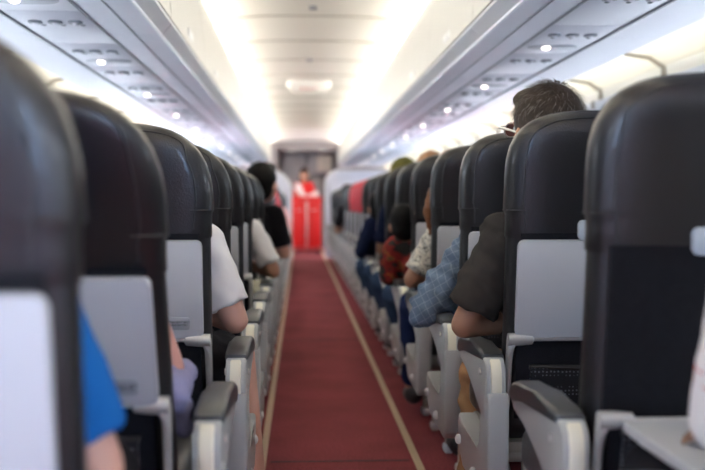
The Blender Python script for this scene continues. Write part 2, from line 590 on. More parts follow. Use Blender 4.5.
for x, nm in ((-0.30, 'left'), (0.30, 'right')):
    mb = MB(); mb.prism(rrect(x, 21.65, 0.16, 0.10, 0.045), 1.955, 1.972, 'z', 0.004)
    o = mb.build('ceiling_downlight', M['ceil'])
    tag(o, 'small pale oval fitting under the end header, %s of the two' % nm, 'ceiling light', 'header fittings')

# rounded partitions where the seats end
for s, nm in ((-1, 'left'), (1, 'right')):
    e = empty('cabin_partition', (s * 0.30, 18.35, 0))
    prof = [(0, 0.0)]
    zt = 1.47; r_ = 0.34 if s < 0 else 0.20
    for i in range(9):
        a = PI - (PI / 2) * i / 8
        prof.append((s * (r_ + r_ * math.cos(a)), zt - r_ + r_ * math.sin(a)))
    prof += [(s * 1.36, zt), (s * 1.36, 0.0)]
    mb = MB(); mb.prism(prof, -0.03, 0.03, 'y', 0.008)
    mb.build('panel', M['partition'], e)
    mb = MB()
    path = [(p[0], 0, p[1]) for p in prof[:11]]
    mb.tube(path, 0.022)
    mb.build('edge_trim', M['white'], e)
    tag(e, 'pale lavender rounded partition beyond the last row, %s of the aisle' % nm, 'partition', 'partitions')

# ------------------------------------------------------------------ overhead bins
def bin_unit(s):
    """one bin 1.44 long, local y 0..1.44, x measured from the ceiling centre"""
    e = empty('overhead_bin')
    L = 1.436
    mb = MB()
    # underside with aisle lip; PSU channel is the gap between the two undersides
    mb.prism([(s * 0.605, 1.55), (s * 0.79, 1.552), (s * 0.79, 1.59), (s * 1.06, 1.59), (s * 1.06, 1.552), (s * 1.28, 1.555), (s * 1.29, 1.58), (s * 1.24, 1.60), (s * 1.15, 1.80), (s * 0.75, 1.98), (s * 0.62, 1.95), (s * 0.60, 1.62)], 0.001, L, 'y')
    o = mb.build('body', M['binbot'], e, smooth=True, autosm=25)
    mb = MB()
    dp = [(0.56, 1.612), (0.562, 1.68), (0.572, 1.80), (0.588, 1.92), (0.607, 2.02), (0.625, 2.045)]
    mb.prism([(s * a, b) for a, b in dp] + [(s * (a + 0.022), b) for a, b in dp[::-1]], 0.003, L - 0.003, 'y')
    d = mb.build('door', M['bindoor'], e, smooth=True, autosm=25)
    mb = MB(); mb.prism([(s * 0.562, 1.640), (s * 0.556, 1.650), (s * 0.556, 1.675), (s * 0.564, 1.685)], 0.62, 0.80, 'y', 0.002)
    mb.build('latch', M['white'], d)
    mb = MB()
    mb.prism([(s * 0.558, 1.590), (s * 0.556, 1.600), (s * 0.585, 1.61), (s * 0.61, 1.60), (s * 0.61, 1.553), (s * 0.600, 1.548), (s * 0.592, 1.550)], 0.001, L, 'y')
    mb.build('lip', M['binlip'], e, smooth=True, autosm=25)
    mb = MB(); mb.tube([(s * 0.597, 0.001, 1.5485), (s * 0.597, L, 1.5485)], 0.0065, 8)  # bright highlight along the lip, put in as a pale tube
    mb.build('edge_strip', M['binedge'], e)
    mb = MB(); mb.box((s * 0.580, L / 2, 1.6095), (0.03, L - .004, 0.006))
    mb.build('gap_seal', M['dark'], e, smooth=False)
    mb = MB(); mb.box((s * 0.69, L / 2, 1.5495), (0.003, L - .004, 0.003)); mb.box((s * 0.79, L / 2, 1.5515), (0.007, L - .004, 0.007)); mb.box((s * 1.06, L / 2, 1.5515), (0.008, L - .004, 0.007))
    mb.build('seam', M['midgrey'], e, smooth=False)
    return e

ORD = ['first', 'second', 'third', 'fourth', 'fifth', 'sixth', 'seventh', 'eighth', 'ninth', 'tenth', 'eleventh', 'twelfth', 'thirteenth', 'fourteenth',
       'fifteenth', 'sixteenth', 'seventeenth', 'eighteenth', 'nineteenth', 'twentieth', 'twenty-first', 'twenty-second', 'twenty-third', 'twenty-fourth', 'twenty-fifth', 'twenty-sixth', 'twenty-seventh', 'twenty-eighth', 'twenty-ninth', 'thirtieth']

BL = 1.44
for s, nm in ((-1, 'left'), (1, 'right')):
    proto = bin_unit(s)
    y = -4.6
    first = True
    n = 0
    while y < 18.2:
        o = proto if first else copy_tree(proto)
        first = False
        o.location = (CC, y, 0)
        if y + BL > 1.9:
            n += 1
            tag(o, 'cream overhead bin above the %s seats, %s in view from the near end' % (nm, ORD[n - 1]), 'overhead bin', 'overhead bins')
        else:
            nb_ = int(round((y + 4.6) / BL)) + 1
            tag(o, 'cream overhead bin above the %s seats, %s from the rear wall, behind the viewer' % (nm, ORD[nb_ - 1]), 'overhead bin', 'overhead bins')
        y += BL

# passenger service panels: one per row
def psu(s, lamp):
    e = empty('reading_light_console')
    L = 0.716
    mb = MB(); mb.box((s * 0.925, L / 2, 1.566), (0.262, L - 0.005, 0.024), 0.003)
    mb.build('panel', M['psu'], e)
    for i in range(3):
        x = s * (0.925 + (i - 1) * 0.068)
        mb = MB(); mb.prism(rrect(x, 0.20, 0.046, 0.062, 0.0225, 6), 1.5475, 1.556, 'z', 0.002)
        v = mb.build('air_vent', M['midgrey'], e)
        mb = MB(); mb.ellipsoid((x, 0.20, 1.548), (0.011, 0.013, 0.006), seg=10, rings=6)
        mb.build('nozzle', M['psu'], v)
        mb = MB(); mb.ellipsoid((x + 0.012, 0.275, 1.555), (0.010, 0.010, 0.005), seg=10, rings=6)
        mb.build('call_button', M['midgrey'], e)
    if lamp:
        mb = MB(); mb.prism(rrect(s * 0.925, 0.52, 0.20, 0.12, 0.058, 7), 1.5505, 1.556, 'z', 0.002)
        mb.build('dish', M['dishgrey'], e)
        mb = MB(); mb.ellipsoid((s * 0.925 - 0.03, 0.50, 1.547), (0.017, 0.024, 0.009), seg=14, rings=8)
        mb.build('reading_light', M['reading'], e)
    return e

for s, nm in ((-1, 'left'), (1, 'right')):
    pa, pb_ = psu(s, True), psu(s, False)
    ua = ub = False
    y = 1.90
    n = 0
    for k in range(-2, 22):
        lamp = (k % 2 == 0) or False
        if lamp:
            o = pa if not ua else copy_tree(pa); ua = True
        else:
            o = pb_ if not ub else copy_tree(pb_); ub = True
        o.location = (CC, (2.86 if s > 0 else 3.38) - 0.52 + k * 0.72, 0)
        tag(o, '%s overhead service panel above the %s seats, %s from the near end' % ('lit' if lamp else 'unlit', nm, ORD[k + 2]), 'service panel', 'overhead service panels')

# ceiling fittings
e = empty('exit_sign', (CC + 0.005, 11.15, 0))
mb = MB(); mb.prism(rrect(0, 0, 0.46, 0.20, 0.095, 8), 2.11, 2.176, 'z', 0.012)
mb.build('housing', M['white'], e)
mb = MB(); mb.prism(rrect(0, 2.10, 0.40, 0.095, 0.045, 8), -0.095, -0.085, 'y', 0.003)
mb.build('sign_face', M['white'], e)
text_mesh('lettering', 'EXIT', 0.085, M['redink'], e, (0, -0.0965, 2.10))
tag(e, 'oval white exit sign with red letters on the middle of the ceiling', 'exit sign')
for y, nm in ((6.9, 'nearer'), (9.4, 'farther')):
    mb = MB(); mb.prism(rrect(CC, y, 0.05, 0.07, 0.022), 2.158, 2.178, 'z', 0.004)
    o = mb.build('smoke_detector', M['midgrey'])
    tag(o, 'small dark ceiling fitting on the centre line, %s of the two' % nm, 'ceiling fitting', 'ceiling fittings')

# ------------------------------------------------------------------ seats
LEAN = 0.16
ZT, CH, CP = 1.142, 0.18, 3.3
REC = 0.0          # extra recline of the upper back
def lean(p):
    up = max(0.0, p[2] - 0.5)
    return Vector((p[0], p[1] + (0.9 - p[2]) * LEAN - up * REC, p[2] - up * REC * 0.28))

def half_w(z, flare=0.0):
    if z > ZT - CH:
        t = min(1, (z - (ZT - CH)) / CH)
        return (0.213 + flare) * max(0.0, 1 - t ** CP) ** (1 / CP)
    if z > 0.90:
        return 0.213 + flare
    return 0.208 + flare

def loft(zs, wf_, df_, yc, n=48, ex=3.2):
    vs = []; fs = []
    for z in zs:
        wv = wf_(z); d = df_(z)
        for k in range(n):
            a = 2 * PI * k / n
            c, s_ = math.cos(a), math.sin(a)
            vs.append(lean((wv * math.copysign(abs(c) ** (2 / ex), c), yc + d * math.copysign(abs(s_) ** (2 / ex), s_), z)))
    for i in range(len(zs) - 1):
        for k in range(n):
            fs.append([i * n + k, i * n + (k + 1) % n, (i + 1) * n + (k + 1) % n, (i + 1) * n + k])
    fs.append(list(range(n))[::-1]); fs.append([(len(zs) - 1) * n + k for k in range(n)])
    return vs, fs

def rear_y(x, z, flare=0.0, d=0.052, yc=0.052, ex=3.2):
    q = min(0.999, abs(x) / max(1e-4, half_w(z, flare)))
    return yc - d * (1 - q ** ex) ** (1 / ex)

def make_seat(side, pos, red=False, tray='up', rec=0.0):
    """side -1 left, +1 right of the aisle; pos aisle/inner. Origin on floor, rear surface at y=0 for z=.9; centre x=0"""
    global ZT, CH, CP, REC
    REC = rec
    ZT, CH, CP = (1.142, 0.18, 3.3) if side > 0 else (1.112, 0.20, 2.8)
    if rec: ZT = 1.148
    e = empty('airplane_seat')
    # lower backrest
    zs = [0.40, 0.41, 0.43, 0.5, 0.6, 0.7, 0.8, 0.88, 0.915, 0.925]
    vs, fs = loft(zs, lambda z: half_w(z) * (0.97 if z < 0.405 else 1), lambda z: 0.050, 0.054)
    mesh_obj('backrest', vs, fs, M['leather'], e)
    # upper cover (headrest)
    zs = [0.849, 0.853, 0.885, 0.905, 0.915, 0.925, 0.94, ZT - CH + .001] + [ZT - CH + CH * t for t in (0.1, 0.2, 0.3, 0.4, 0.55, 0.68, 0.78, 0.86, 0.92, 0.96, 0.985, 0.997)]
    def wfn(z):
        if z < 0.9: return 0.211 if z > 0.850 else 0.2085
        if z < 0.912: return 0.212
        return half_w(z, 0.003)
    def dfn(z):
        base = 0.056
        if z > ZT - 0.06:
            t = (z - (ZT - 0.06)) / 0.06
            base *= max(0.12, (1 - t ** 2.2)) ** (1 / 2.2)
        return base
    vs, fs = loft(zs, wfn, dfn, 0.054)
    hc = mesh_obj('headrest_cover', vs, fs, M['leather_red'] if red else M['leather'], e)
    # stitched piping following the outline of the rear face
    path = []
    zl = [0.87, 0.90, 0.93, 0.97, 1.0, 1.03]
    px = half_w(1.03) - 0.034
    for z in zl:
        x = -(half_w(z) - 0.034); path.append((x, z))
    for i in range(1, 8):
        a = PI - PI * i / 8
        path.append((px * math.copysign(abs(math.cos(a)) ** 0.7, math.cos(a)), 1.03 + (ZT - 1.048) * abs(math.sin(a)) ** 0.7))
    for z in zl[::-1]:
        path.append((half_w(z) - 0.034, z))
    pts = []
    for x, z in path:
        yb = 0.054 - dfn(z) * (1 - min(.99, abs(x) / wfn(z)) ** 3.2) ** (1 / 3.2)
        pts.append(lean((x, yb - 0.0002, z)))
    mb = MB(); mb.tube(smooth_path(pts, 3), 0.0022, 6)
    mb.build('piping', M['piping'], hc)
    for sx in (-1, 1):
        mb = MB()
        pth = [lean((sx * x_, rear_y(x_, 0.91, 0.003) - 0.003, 0.913)) for x_ in (0.165, 0.18, 0.195, 0.203, 0.2105)] + [lean((sx * 0.2130, yy, 0.914)) for yy in (0.045, 0.08)]
        mb.tube(smooth_path(pth, 3), 0.0019, 6)
        mb.build('seam', M['piping'], hc)
    # recessed lower rear panel of fabric
    mb = MB(); mb.prism([lean((0, -0.006, z))[1:] for z in (0.42, 0.50, 0.60, 0.86)] + [lean((0, 0.01, z))[1:] for z in (0.86, 0.42)], -0.186, 0.186, 'x', 0.002)
    mb.build('back_panel', M['fabric'], e)
    # pocket
    mb = MB(); mb.prism([lean((0, -0.008, 0.42))[1:], lean((0, -0.028, 0.46))[1:], lean((0, -0.030, 0.545))[1:], lean((0, -0.014, 0.552))[1:], lean((0, -0.006, 0.43))[1:]], -0.155, 0.155, 'x', 0.003)
    pk = mb.build('seat_pocket', M['net'], e)
    mb = MB(); mb.tube([lean((-0.158, -0.022, 0.548)), lean((0, -0.032, 0.545)), lean((0.158, -0.022, 0.548))], 0.006, 8)
    mb.build('pocket_hem', M['leather'], pk)
    # tray
    if tray == 'up':
        T = Matrix.Translation(lean((0, -0.014, 0.732))) @ Matrix.Rotation(math.atan(LEAN + REC), 4, 'X')
        mb = MB(); mb.prism(rrect(0, 0, 0.386, 0.228, 0.013), -0.009, 0.009, 'y', 0.004, T=T)
        tr = mb.build('tray_table', M['grey'], e)
        mb = MB(); mb.prism(rrect(0.135, -0.078, 0.056, 0.030, 0.006), -0.0105, -0.0085, 'y', 0.0006, T=T)
        pl = mb.build('placard', M['placard'], tr)
        tm = text_mesh('placard_text', 'FASTEN SEAT BELT\nWHILE SEATED', 0.0068, M['ink'], pl)
        tm.matrix_local = T @ Matrix.Translation(Vector((0.135, -0.0108, -0.078))) @ Matrix.Rotation(R(90), 4, 'X')
    else:
        mb = MB(); mb.prism([(-0.165, -0.335), (-0.172, -0.325), (-0.172, -0.12), (-0.172, -0.02), (-0.165, -0.012), (0.165, -0.012), (0.172, -0.02), (0.172, -0.325), (0.165, -0.335)], 0.560, 0.578, 'z', 0.005)
        tr = mb.build('tray_table', M['grey'], e)
    mb = MB()
    yl = lean((0, -0.010, 0.863))[1]
    mb.prism(rrect(-0.036, 0.868, 0.040, 0.046, 0.009), yl - 0.014, yl + 0.002, 'y', 0.005)
    mb.build('tray_latch', M['latch'], e)
    # tray arms with hinge knuckles and a thin rod along the tray bottom
    lp_ = lean((0, -0.016, 0.613)); zb = lp_.z; yb = lp_.y
    if tray != 'up':
        zb, yb = 0.578, -0.010
    for sx in (-1, 1):
        mb = MB()
        x = sx * 0.203
        pth = [(x - sx * 0.004, yb, zb - 0.001), (x, yb + 0.006, zb - 0.02), (x, yb + 0.022, zb - 0.06), (x, yb + 0.034, zb - 0.12), (x, yb + 0.05, zb - 0.17)]
        pp = smooth_path(pth, 4)
        mb.tube(pp, [0.0145 - 0.003 * i / len(pp) for i in range(len(pp))], 10, sx=0.62)
        mb.tube([(x + sx * .006, yb, zb), (x - sx * 0.02, yb, zb), (x - sx * 0.05, yb, zb), (x - sx * 0.055, yb, zb)], [0.0150, 0.0150, 0.0120, 0.004], 14)
        mb.build('tray_arm', M['silver'], e)
    mb = MB(); mb.tube([(-0.15, yb, zb), (0.15, yb, zb)], 0.0042, 8)
    mb.build('hinge_rod', M['silver'], e)
    # cushion, frame, legs
    mb = MB(); mb.box((0, 0.37, 0.40), (0.43, 0.44, 0.10), 0.032, seg=4)
    mb.build('cushion', M['leather'], e)
    mb = MB(); mb.box((0, 0.34, 0.335), (0.42, 0.40, 0.03), 0.008)
    mb.tube([(-0.225, 0.16, 0.315), (0.225, 0.16, 0.315)], 0.02, 10); mb.tube([(-0.225, 0.46, 0.315), (0.225, 0.46, 0.315)], 0.02, 10)
    mb.build('seat_frame', M['frame'], e)
    if pos != 'middle':
        xl = -side * 0.14 if pos == 'aisle' else side * 0.14
        for (ya, yb2) in ((0.46, 0.50), (0.16, 0.10)):
            mb = MB()
            mb.tube([(xl, ya, 0.315), (xl, yb2, 0.03)], 0.014, 8, sx=0.8)
            mb.build('leg', M['leg'], e)
            mb = MB(); mb.box((xl, yb2, 0.016), (0.035, 0.07, 0.032), 0.01)
            mb.build('floor_fitting', M['white'], e)
        mb = MB(); mb.tube([(xl, 0.12, 0.07), (xl, 0.46, 0.26)], 0.009, 8)
        mb.build('brace', M['leg'], e)
    # armrests: aisle one for aisle seats, an inner one on the window side
    def armrest(xc, w_, full):
        a0, a1 = xc - w_ / 2, xc + w_ / 2
        body = [(0.015, 0.43), (-0.004, 0.46), (-0.010, 0.53), (-0.002, 0.556), (0.018, 0.570), (0.05, 0.572), (0.38, 0.558), (0.415, 0.545), (0.420, 0.530), (0.40, 0.517),
                (0.30, 0.508), (0.20, 0.488), (0.12, 0.455), (0.07, 0.43)]
        mb = MB(); mb.prism(body, a0 + 0.003, a1 - 0.003, 'x', 0.006, 3)
        ar = mb.build('armrest', M['lgrey'], e)
        pad = [(0.032, 0.562), (0.034, 0.578), (0.06, 0.586), (0.20, 0.588), (0.36, 0.582), (0.412, 0.570), (0.430, 0.550), (0.424, 0.532), (0.40, 0.545), (0.30, 0.552)]
        mb = MB(); mb.prism(pad, a0 - 0.001, a1 + 0.001, 'x', 0.010, 4)
        mb.build('arm_pad', M['pad'], ar)
        cap = [(-0.008, 0.470), (-0.015, 0.50), (-0.016, 0.525), (-0.010, 0.550), (0.002, 0.564), (0.012, 0.570), (0.016, 0.47)]
        mb = MB(); mb.prism(cap, xc - w_ * 0.24, xc + w_ * 0.24, 'x', 0.003)
        mb.build('hinge_cap', M['beige'], ar)
        mb = MB()
        for q in (a0 - 0.001, a1 + 0.001):
            mb.tube([(q - 0.002, 0.06, 0.535), (q + 0.002, 0.06, 0.535)], 0.008, 12)
        mb.build('pivot_bolt', M['silver'], ar)
        if full:
            spar = [(-0.018, 0.495), (-0.024, 0.47), (-0.022, 0.30), (-0.010, 0.25), (0.03, 0.225), (0.36, 0.235), (0.43, 0.27), (0.45, 0.34), (0.43, 0.365), (0.30, 0.345), (0.12, 0.33), (0.085, 0.36), (0.07, 0.49), (0.05, 0.50)]
            mb = MB(); mb.prism(spar, a0 + 0.004, a1 + 0.002, 'x', 0.008, 3)
            sp = mb.build('side_panel', M['lgrey'], e)
            mb = MB(); mb.ellipsoid((xc - side * w_ / 2, 0.16, 0.27), (0.010, 0.014, 0.014), seg=10, rings=6)
            mb.ellipsoid((xc - side * w_ / 2, 0.40, 0.30), (0.010, 0.014, 0.014), seg=10, rings=6)
            mb.build('knob', M['white'], sp)
        else:
            mb = MB(); mb.prism([(0.0, 0.45), (0.0, 0.32), (0.06, 0.32), (0.06, 0.45)], a0 + 0.008, a1 - 0.008, 'x', 0.004)
            mb.build('arm_bracket', M['frame'], e)
    if pos == 'aisle':
        armrest(-side * (0.243 if side > 0 else 0.268), 0.052, True)
    armrest(side * 0.234, 0.040, False)
    return e

SC = {1: 0.549, -1: -0.572}
SY = {1: 1.73, -1: 1.03}
protos = {}
def seat(side, pos, y, red, tray, k):
    rec = 0.29 if (side < 0 and k == 1) else 0.0
    key = (side, pos, red, tray, rec)
    if key not in protos:
        o = make_seat(side, pos, red, tray, rec); protos[key] = o
    else:
        o = copy_tree(protos[key])
    off = {'aisle': 0, 'middle': 0.47, 'window': 0.94}[pos]
    o.location = (SC[side] + side * off + (0 if side > 0 else 0.014 if k >= 2 else 0.010 if k == 1 else 0), y, 0)
    sd = 'left' if side < 0 else 'right'
    trd = 'open' if tray != 'up' else 'stowed'
    if red:
        lb = 'black seat with red headrest cover, %s %s seat row from the camera, %s side' % (ORD[k], pos, sd)
    else:
        lb = 'black leather %s seat, %s grey tray, %s row from the camera on the %s' % (pos, trd, ORD[k], sd)
    tag(o, lb, 'airplane seat', '%s %s seats' % (sd, pos))

rows_r = [1.01] + [1.73 + 0.72 * k for k in range(22)]
rows_l = [1.03 + 0.72 * k for k in range(23)]
for k, y in enumerate(rows_r):
    red = k in (11, 12, 13)
    for pos in ('aisle', 'middle', 'window'):
        seat(1, pos, y, red, 'down' if (k == 1 and pos == 'aisle') else 'up', k)
for k, y in enumerate(rows_l):
    red = k in (12, 13, 14)
    for pos in ('aisle', 'middle', 'window'):
        seat(-1, pos, y, red, 'up', k)

# ------------------------------------------------------------------ people
def remeshed(name, mb, m, parent, vox=0.009, smooth_it=4, wr=0.0, wscale=0.07, seed=0):
    me = bpy.data.meshes.new(name)
    me.from_pydata([tuple(v) for v in mb.v], [], mb.f)
    bm = bmesh.new(); bm.from_mesh(me); bmesh.ops.recalc_face_normals(bm, faces=bm.faces); bm.to_mesh(me); bm.free()
    o = bpy.data.objects.new(name, me); COL.objects.link(o)
    md = o.modifiers.new('r', 'REMESH'); md.mode = 'VOXEL'; md.voxel_size = vox
    sm = o.modifiers.new('s', 'SMOOTH'); sm.iterations = smooth_it; sm.factor = 0.5
    dg = bpy.context.evaluated_depsgraph_get()
    me2 = bpy.data.meshes.new_from_object(o.evaluated_get(dg))
    bpy.data.objects.remove(o)
    if wr:
        me2.update()
        ns = [v.normal.copy() for v in me2.vertices]
        off = Vector((seed * 3.1, seed * 1.7, 0))
        for v, nn in zip(me2.vertices, ns):
            c = v.co
            q = mnoise.noise((Vector((c.x, c.y, c.z * 1.8 + c.x * 1.2)) + off) / wscale) + 0.5 * mnoise.noise((c + off) / (wscale * 0.45))
            v.co = c + nn * (q * wr)
    me2.materials.clear(); me2.materials.append(m)
    for p in me2.polygons: p.use_smooth = True
    me2.name = name
    o2 = bpy.data.objects.new(name, me2); COL.objects.link(o2)
    if parent is not None: o2.parent = parent
    return o2

def hand(mb, wrist, d, palm_n, sx, curl=0.5):
    """hand from the wrist along d; palm_n points out of the palm; sx side of the thumb"""
    d = Vector(d).normalized(); pn = Vector(palm_n).normalized(); side_ = d.cross(pn).normalized() * sx
    w_ = Vector(wrist)
    mb.capsule(w_, w_ + d * 0.035, 0.024, 0.026)
    for i in range(4):
        mb.capsule(w_ + d * 0.025 + side_ * (0.024 - i * 0.016), w_ + d * 0.085 + side_ * (0.030 - i * 0.0195), 0.015, 0.0115)
    for i, L in enumerate((0.070, 0.078, 0.072, 0.058)):
        p = w_ + d * 0.085 + side_ * (0.030 - i * 0.0195)
        dd = d
        for j, fr in enumerate((0.45, 0.3, 0.25)):
            dd = (dd + pn * curl * (0.35 + 0.2 * j)).normalized()
            q = p + dd * L * fr
            mb.capsule(p, q, 0.0088 - 0.0007 * j, 0.0083 - 0.0007 * j)
            p = q
    p = w_ + d * 0.02 + side_ * 0.022
    q = p + (d * 0.6 + side_ * 0.7 + pn * 0.25).normalized() * 0.042
    mb.capsule(p, q, 0.014, 0.011)
    mb.capsule(q, q + (d * 0.9 + side_ * 0.25 + pn * 0.3).normalized() * 0.032, 0.0105, 0.0085)

def head_parts(c, rot, s=1.0):
    """returns (body prims adder) for a head whose centre is c; local +y is the face"""
    def W(v): return Vector(c) + rot @ (Vector(v) * s)
    def add(mb):
        mb.ellipsoid(W((0, -0.008, 0.022)), (0.074 * s, 0.092 * s, 0.088 * s), rot)
        mb.ellipsoid(W((0, 0.022, -0.030)), (0.060 * s, 0.068 * s, 0.074 * s), rot)
        mb.ellipsoid(W((0, 0.062, -0.078)), (0.026 * s, 0.022 * s, 0.018 * s), rot)
        mb.capsule(W((0, 0.086, 0.005)), W((0, 0.104, -0.028)), 0.010 * s, 0.015 * s)
        mb.ellipsoid(W((0, 0.082, -0.055)), (0.024 * s, 0.012 * s, 0.006 * s), rot)
        mb.ellipsoid(W((0, 0.082, -0.064)), (0.020 * s, 0.011 * s, 0.006 * s), rot)
        mb.ellipsoid(W((0, 0.078, 0.020)), (0.050 * s, 0.014 * s, 0.010 * s), rot)
        for q in (-1, 1):
            er = rot @ Euler((0, 0, R(q * -20))).to_matrix()
            mb.ellipsoid(W((q * 0.077, -0.004, -0.014)), (0.010 * s, 0.018 * s, 0.030 * s), er)
    return W, add

def hair_shell(mb, W, rot, s=1.0, long_=None, fringe=True):
    mb.ellipsoid(W((0, -0.016, 0.034)), (0.083 * s, 0.096 * s, 0.090 * s), rot)
    mb.ellipsoid(W((0, -0.045, -0.018)), (0.074 * s, 0.060 * s, 0.070 * s), rot)
    if fringe:
        mb.ellipsoid(W((0, 0.045, 0.078)), (0.062 * s, 0.045 * s, 0.032 * s), rot)
    if long_:
        for q in (-1, 0, 1):
            mb.capsule(W((q * 0.052, -0.06 - 0.0 * abs(q), 0.0)), W((q * 0.062, -0.065, -long_)), 0.042 * s, 0.030 * s)

def strands(name, W, rot, s, m, parent, n=900, L=0.022, seed=1):
    rnd = random.Random(seed)
    vs = []; fs = []
    for i in range(n):
        th = math.acos(rnd.uniform(-0.35, 1)); ph = rnd.uniform(0, 2 * PI)
        nv = Vector((math.sin(th) * math.cos(ph), math.sin(th) * math.sin(ph), math.cos(th)))
        if nv.y > 0.55 and nv.z < 0.55: continue
        if abs(nv.x) > 0.75 and nv.z < 0.1: continue
        base = Vector((0.083 * nv.x, -0.016 + 0.096 * nv.y, 0.034 + 0.090 * nv.z))
        if nv.z < 0.1: base.y -= 0.006
        crown = Vector((0.01, -0.04, 0.12))
        flow = (base - crown); flow = flow - nv * flow.dot(nv)
        if flow.length > 1e-5: flow.normalize()
        flow = (flow + Vector((rnd.uniform(-.5, .5), rnd.uniform(-.5, .5), rnd.uniform(-.3, .3)))).normalized()
        l_ = L * rnd.uniform(0.6, 1.3)
        sd = nv.cross(flow).normalized() * 0.0010
        p = base - nv * 0.002
        idx = len(vs)
        for j in range(4):
            t = j / 3
            wdt = (1 - t * 0.8)
            q = p + flow * l_ * t + nv * (0.005 * math.sin(t * 2.2) + 0.003)
            vs += [W(q - sd * wdt), W(q + sd * wdt)]
        for j in range(3):
            fs.append([idx + 2 * j, idx + 2 * j + 1, idx + 2 * j + 3, idx + 2 * j + 2])
    o = mesh_obj(name, vs, fs, m, parent)
    o['kind'] = 'stuff'
    return o

def person(label, origin, P, skin, shirt, pants, hair=None, sleeve='short', group=None, vox=0.010, head_rot=(0, 0, 0), hs=1.0, hair_long=None,
           hairname='hair', cat='person', wr=0.006, shoes=True, seated=True, collar=None, legcover='long', extra=None, vest=None, seed=0, slr=1.0):
    """P: dict of joints relative to origin (origin = floor below the seat)"""
    e = empty('person', origin)
    V = {k: Vector(v) for k, v in P.items()}
    b = MB()
    rotm = Euler([R(a) for a in head_rot]).to_matrix()
    W, addh = head_parts(V['head'], rotm, hs)
    addh(b)
    nb = (V['shl'] + V['shr']) / 2 + Vector((0, 0, 0.035))
    b.capsule(nb, W((0, -0.02, -0.04)), 0.050 * hs, 0.046 * hs)
    ch = V['chest']; hp = V['hip']
    wd = (V['shr'] - V['shl']).length
    ax = (V['shr'] - V['shl']).normalized()
    b.ellipsoid(ch, (wd * 0.44, 0.095, 0.145))
    b.ellipsoid((ch + hp) / 2, (wd * 0.38, 0.09, 0.15))
    b.ellipsoid(hp, (wd * 0.43, 0.105, 0.10))
    b.capsule(V['shl'], V['shr'], 0.045, 0.045)
    for a in 'lr':
        b.capsule(V['sh' + a], V['el' + a], 0.044, 0.034)
        b.capsule(V['el' + a], V['wr' + a], 0.034, 0.023)
        d = (V['wr' + a] - V['el' + a]).normalized()
        hd = V.get('hd' + a, d)
        hand(b, V['wr' + a], hd, V.get('pn' + a, Vector((0, 0, -1))), 1 if a == 'l' else -1)
        hj = hp + ax * (wd * 0.22) * (-1 if a == 'l' else 1)
        b.capsule(hj, V['kn' + a], 0.078, 0.052)
        b.capsule(V['kn' + a], V['an' + a], 0.050, 0.032)
        b.capsule(V['an' + a] + Vector((0, -0.02, -0.04)), V['an' + a] + (V['toe'] if 'toe' in V else Vector((0, 0.14, -0.05))), 0.030, 0.024)
    remeshed('body', b, M[skin], e, vox)
    # eyes
    for q in (-1, 1):
        mb = MB(); mb.ellipsoid(W((q * 0.030, 0.078, 0.004)), (0.012 * hs,) * 3, seg=10, rings=8)
        mb.build('eye', M['eye'], e)
    # shirt
    g = 0.010
    s_ = MB()
    s_.ellipsoid(ch, (wd * 0.44 + g, 0.095 + g, 0.145 + g))
    s_.ellipsoid((ch + hp) / 2, (wd * 0.40 + g, 0.10 + g, 0.17))
    s_.ellipsoid(hp + Vector((0, 0, 0.02)), (wd * 0.43 + g, 0.105 + g, 0.10))
    s_.capsule(V['shl'], V['shr'], 0.045 + g, 0.045 + g)
    s_.cone(nb - Vector((0, 0, .03)), nb + Vector((0, 0, 0.012)), 0.075, 0.055 + (0.012 if collar else 0))
    for a in 'lr':
        sh, el, wrr = V['sh' + a], V['el' + a], V['wr' + a]
        if sleeve == 'short':
            s_.ellipsoid(sh, (0.056 * slr,) * 3)
            s_.cone(sh, sh.lerp(el, 0.82), 0.056 * slr, 0.054 * slr)
        elif sleeve == 'long':
            s_.capsule(sh, el, 0.056, 0.050)
            s_.cone(el, el.lerp(wrr, 0.92), 0.050, 0.036)
        elif sleeve == 'cap':
            s_.ellipsoid(sh, (0.054,) * 3)
            s_.cone(sh, sh.lerp(el, 0.3), 0.055, 0.055)
        elif sleeve == 'loose':
            s_.ellipsoid(sh, (0.062,) * 3)
            s_.capsule(sh, el, 0.060, 0.058)
            s_.cone(el, el.lerp(wrr, 0.5), 0.058, 0.054)
    if vest:
        v_ = MB()
        g2 = 0.018
        v_.ellipsoid(ch, (wd * 0.44 + g2, 0.095 + g2, 0.145 + g2)); v_.ellipsoid((ch + hp) / 2, (wd * 0.40 + g2, 0.10 + g2, 0.18)); v_.ellipsoid(hp, (wd * 0.43 + g2, 0.105 + g2, 0.11))
        v_.capsule(V['shl'].lerp(V['shr'], 0.04), V['shr'].lerp(V['shl'], 0.09), 0.064, 0.064)
        remeshed('waistcoat', v_, M[vest], e, vox, 3, wr, seed=seed + 2)
    remeshed('shirt', s_, M[shirt], e, vox, 3, wr, seed=seed)
    # trousers
    t = MB()
    t.ellipsoid(hp - Vector((0, 0, 0.01)), (wd * 0.43 + 0.014, 0.117, 0.105))
    for a in 'lr':
        hj = hp + ax * (wd * 0.22) * (-1 if a == 'l' else 1)
        if legcover == 'long':
            t.capsule(hj, V['kn' + a], 0.080, 0.064)
            t.cone(V['kn' + a], V['kn' + a].lerp(V['an' + a], 0.94), 0.064, 0.048)
            t.ellipsoid(V['kn' + a], (0.064,) * 3)
        else:
            t.cone(hj, hj.lerp(V['kn' + a], 0.8), 0.092, 0.078)
    remeshed('trousers' if legcover == 'long' else 'shorts', t, M[pants], e, vox, 3, wr, seed=seed + 1)
